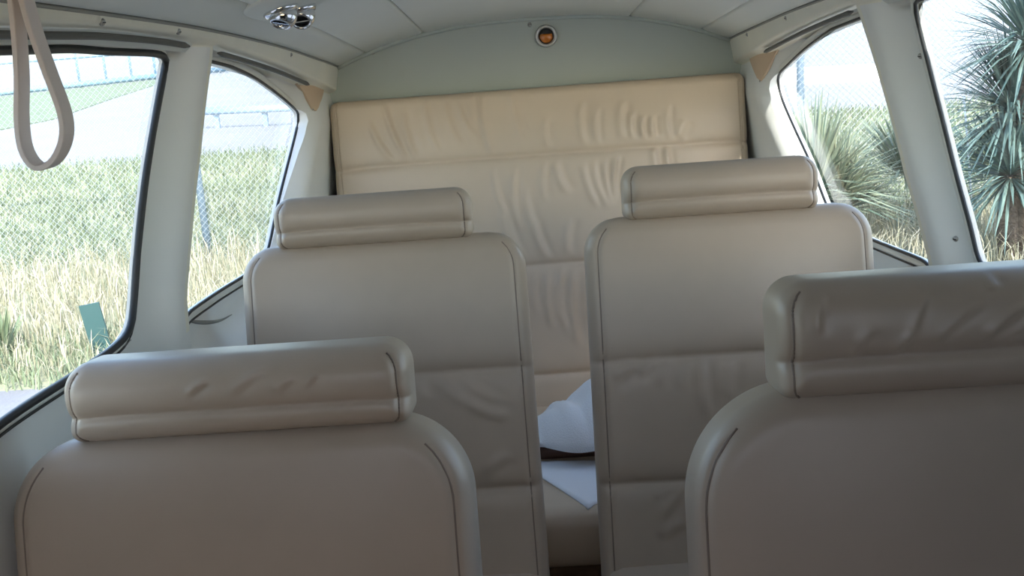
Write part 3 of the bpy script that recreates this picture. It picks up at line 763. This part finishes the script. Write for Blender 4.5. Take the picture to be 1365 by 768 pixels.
# ------------------------------------------------------------------ chain link fence
M['wire'] = new_mat('galvanised_wire', (0.55, 0.57, 0.58), 0.45, metal=0.6)
M['fence_post'] = new_mat('blue_grey_paint', (0.20, 0.28, 0.36), 0.5)
FY = 9.85; FH = 2.45
fence = empty('chain_link_fence', (0, FY, GZ), 'galvanised chain link fence with blue grey posts across the grass', 'fence')
xa, xb = -6.6, 6.4; V = []; Fc = []
def wire(p, q, r=0.0019):
    k = len(V); d = (q - p).normalized(); s = d.cross(Vector((0, 1, 0))).normalized() * r; u = Vector((0, r, 0))
    for c in (p, q): V.extend([c + s, c - 0.5 * s + 0.87 * u, c - 0.5 * s - 0.87 * u])
    Fc.extend([(k, k + 1, k + 4, k + 3), (k + 1, k + 2, k + 5, k + 4), (k + 2, k, k + 3, k + 5)])
pitch = 0.058
for sgn in (-1, 1):
    x0 = xa - FH
    while x0 < xb + FH:
        a, b = Vector((x0, 0.002 * sgn, 0.02)), Vector((x0 + sgn * FH, 0.002 * sgn, FH))
        if sgn < 0: a, b = Vector((x0, 0.002 * sgn, 0.02)), Vector((x0 - FH, 0.002 * sgn, FH))
        # clip to the fence's ends
        ts = [0, 1]
        for lim in (xa, xb):
            tt = (lim - a.x) / (b.x - a.x)
            if 0 < tt < 1: ts.append(tt)
        ts.sort()
        for t0, t1 in zip(ts[:-1], ts[1:]):
            m = a.lerp(b, (t0 + t1) / 2)
            if xa <= m.x <= xb: wire(a.lerp(b, t0), a.lerp(b, t1))
        x0 += pitch
tag(mesh('wire_mesh', V, Fc, M['wire'], fence, False), kind='stuff')
pl = at_z(277, 346, GZ)
post_src = None
px0 = pl.x * FY / pl.y
for k in range(-2, 4):
    x = px0 + k * 2.75
    if not xa <= x <= xb: continue
    if post_src is None:
        Vv, Fp = lathe([(0.034, -0.02), (0.034, FH + 0.02), (0.028, FH + 0.05), (0.004, FH + 0.06)], 14)
        post_src = mesh('fence_post', Vv, Fp, M['fence_post'], fence); post_src.location = (x, 0.05, 0)
    else: share(post_src, 'fence_post', fence, (x, 0.05, 0))
Vv, Fp = tube([(xa, 0.03, FH), (xb, 0.03, FH)], 0.022, 10); mesh('top_rail', Vv, Fp, M['fence_post'], fence)

# rails and far fence
M['white_paint'] = new_mat('white_concrete', (0.80, 0.80, 0.78), 0.8)
def bar(name, p, q, r, mat, label, cat, n=10):
    p, q = Vector(p), Vector(q); Vv, Fp = tube([Vector((0, 0, 0)), q - p], r, n)
    o = mesh(name, Vv, Fp, mat); o.location = p; return tag(o, label, cat)
LZ = gz(20)
a = at_z(226, 166, LZ + 0.1); b = at_z(420, 158, LZ + 0.1)
g = empty('guard_rail', (a.x, a.y, LZ), 'low grey guard rail on the lot beyond the bank', 'rail')
Vv, Fp = tube([Vector((0, 0, 0.30)), Vector((b.x - a.x, b.y - a.y, 0.30))], 0.07, 8, squash=(0.4, 1.0)); mesh('beam', Vv, Fp, M['fence_post'], g)
for k in range(4):
    f = k / 3; Vv, Fp = box(-0.04, 0.04, 0.02, 0.1, 0, 0.34); o = mesh('post', Vv, Fp, M['fence_post'], g, False); o.location = ((b.x - a.x) * f, (b.y - a.y) * f, 0)
a = at_z(1020, 106, LZ + 0.1); b = at_z(1200, 97, LZ + 0.1)
ln = Vector((b.x - a.x, b.y - a.y, 0)); 
Vv, Fp = box(0, ln.length, -0.12, 0.12, -0.05, 0.27)
kb = mesh('kerb_wall', Vv, Fp, M['white_paint'], None, False); kb.location = (a.x, a.y, LZ); kb.rotation_euler = (0, 0, math.atan2(ln.y, ln.x)); tag(kb, 'low white kerb wall on the lot behind the spiky grass', 'wall')
# far fence with blue rail, running away across the lot
a = at_z(-60, 134, LZ + 0.05); b = at_z(320, 93, LZ + 0.05)
ff = empty('far_fence', (a.x, a.y, LZ), 'distant blue railed fence along the far side of the lot', 'fence')
d = Vector((b.x - a.x, b.y - a.y, 0))
M['blue'] = new_mat('pale_blue_paint', (0.16, 0.26, 0.34), 0.6)
for h, r, nm in ((0.16, 0.13, 'bottom_rail'), (1.25, 0.05, 'top_rail'), (2.0, 0.05, 'top_rail')):
    Vv, Fp = tube([Vector((0, 0, h)), d + Vector((0, 0, h))], r, 8); mesh(nm, Vv, Fp, M['blue'], ff)
src = None
for k in range(12):
    p = d * (k / 11)
    if src is None: Vv, Fp = lathe([(0.05, 0), (0.05, 2.1), (0.01, 2.12)], 8); src = mesh('post', Vv, Fp, M['blue'], ff)
    else: share(src, 'post', ff, p)
# green strip in front of the far fence, on the lot
M['lawn'] = new_mat('lawn', (0.20, 0.24, 0.15), 0.95, noise=(2, (0.15, 0.19, 0.11)), bump=(20, 0.6, 0.05))
q = [at_z(-60, 186, LZ), at_z(70, 160, LZ), at_z(150, 132, LZ), at_z(240, 103, LZ), at_z(-60, 136, LZ)]
V = [(p.x, p.y, LZ + 0.02) for p in q] + [(p.x, p.y, LZ - 0.1) for p in q]; n = len(q)
tag(mesh('lawn_strip', V, [tuple(range(n))] + [(i, (i + 1) % n, n + (i + 1) % n, n + i) for i in range(n)], M['lawn'], None, False), 'green verge before the distant blue fence', kind='structure')

# teal marker board standing at the asphalt edge
M['teal'] = new_mat('teal_board', (0.022, 0.07, 0.07), 0.6)
mb = at_z(140, 476, GZ)
mk = empty('marker_board', mb, 'small teal marker board standing in the grass at the asphalt edge', 'marker')
sc = mb.y / F
Vv, Fp = box(-14 * sc, 13 * sc, -0.012, 0.012, -0.02, 78 * sc); o = mesh('board', Vv, Fp, M['teal'], mk, False); o.rotation_euler = (0, -0.12, 0.12)
Vv, Fp = box(-0.012, 0.012, 0.012, 0.03, -0.05, 60 * sc); o = mesh('stake', Vv, Fp, M['grey_metal'], mk, False)

# ------------------------------------------------------------------ spiky plants
def sword_leaves(centre, R, n, wid, up=0.25, droop=0.25, elev=(-0.5, 1.5)):
    V = []; Fc = []
    for _ in range(n):
        az = random.uniform(0, 2 * math.pi); el = random.uniform(*elev)
        d = Vector((math.cos(az) * math.cos(el), math.sin(az) * math.cos(el), math.sin(el)))
        L = R * random.uniform(0.7, 1.05); s = d.cross(Vector((0, 0, 1))); s = (s if s.length > 0.05 else Vector((1, 0, 0))).normalized() * wid / 2
        k = len(V); c = Vector(centre) + d * 0.04
        m = c + d * L * 0.55; t = c + d * L + Vector((0, 0, -droop * L * random.uniform(0.1, 1) * math.cos(el)))
        nrm = s.cross(d).normalized() * wid * 0.18
        V += [c - s * 0.5, c + s * 0.5, m - s, m + nrm, m + s, t]
        Fc += [(k, k + 1, k + 4, k + 3), (k, k + 3, k + 2), (k + 2, k + 3, k + 5), (k + 3, k + 4, k + 5)]
    return V, Fc
def yucca(px, py, y, heads, label, R, n, wid, mat, group=None, trunk=True, elev=(-0.7, 1.5), name='yucca'):
    base = at_y(px, py, y); base.z = gz(y)
    r = empty(name, base, label, 'plant', group)
    for (hx_, hy_, hz_, f) in heads:
        V, Fc = sword_leaves((hx_, hy_, hz_), R * f, n, wid, elev=elev)
        tag(mesh('leaf_rosette', V, Fc, mat, r, False), kind='stuff')
        if trunk:
            Vv, Fp = tube([(0.3 * hx_, 0.3 * hy_, -0.02), (0.8 * hx_, 0.8 * hy_, hz_ * 0.6), (hx_, hy_, hz_)], [0.10, 0.085, 0.07], 10); mesh('trunk', Vv, Fp, M['bark'], r)
M['bark'] = new_mat('yucca_bark', (0.12, 0.095, 0.075), 0.95, noise=(20, (0.07, 0.055, 0.045)), bump=(40, 1, 0.02))
def zat(py, px, y): return at_y(px, py, y).z - gz(y)
yucca(1352, 330, 7.6, [(0.05, 0, zat(60, 1345, 7.6), 1.0), (0.0, 0.1, zat(150, 1345, 7.6), 1.05), (-0.05, 0, zat(235, 1340, 7.6), 1.0), (0.45, -0.1, zat(200, 1345, 7.6), 1.0)],
      'large dark blue green yucca with stacked spiky heads beyond the side window', 0.62, 420, 0.022, M['yucca'])
yucca(1085, 300, 8.55, [(0, 0, 0.42, 1.0), (0.22, 0.12, 0.30, 0.8)], 'spiky grey green clump beside the fence behind the sunlit ledge', 0.86, 330, 0.028, M['pampas'], trunk=False, elev=(0.0, 1.5), name='spiky_clump')
yucca(1205, 260, 9.0, [(0, 0, 0.50, 1.0)], 'smaller spiky clump between the big yucca and the grey green clump', 0.68, 260, 0.026, M['pampas'], trunk=False, elev=(-0.1, 1.5), name='spiky_clump')
yucca(1312, 260, 9.1, [(0, 0, 0.42, 1.0)], 'low spiky clump behind the big dark yucca', 0.60, 220, 0.024, M['pampas'], trunk=False, elev=(-0.1, 1.5), name='spiky_clump')
# broad green leaves at the asphalt edge under the strap window
lb = at_z(6, 478, GZ)
br = empty('leafy_weed', lb, 'upright green weed at the asphalt edge beside the marker board', 'plant')
V, Fc = sword_leaves((0, 0, 0.0), 0.36, 26, 0.035, droop=0.05, elev=(0.8, 1.5))
tag(mesh('leaves', V, Fc, M['green'], br, False), kind='stuff')
# thin white stake by the yucca
p0 = at_z(1300, 330, GZ); p1 = at_y(1285, 128, p0.y)
bar('garden_stake', p0, p1, 0.007, M['white_paint'], 'thin white stake leaning in the grass by the big yucca', 'stake', 6)
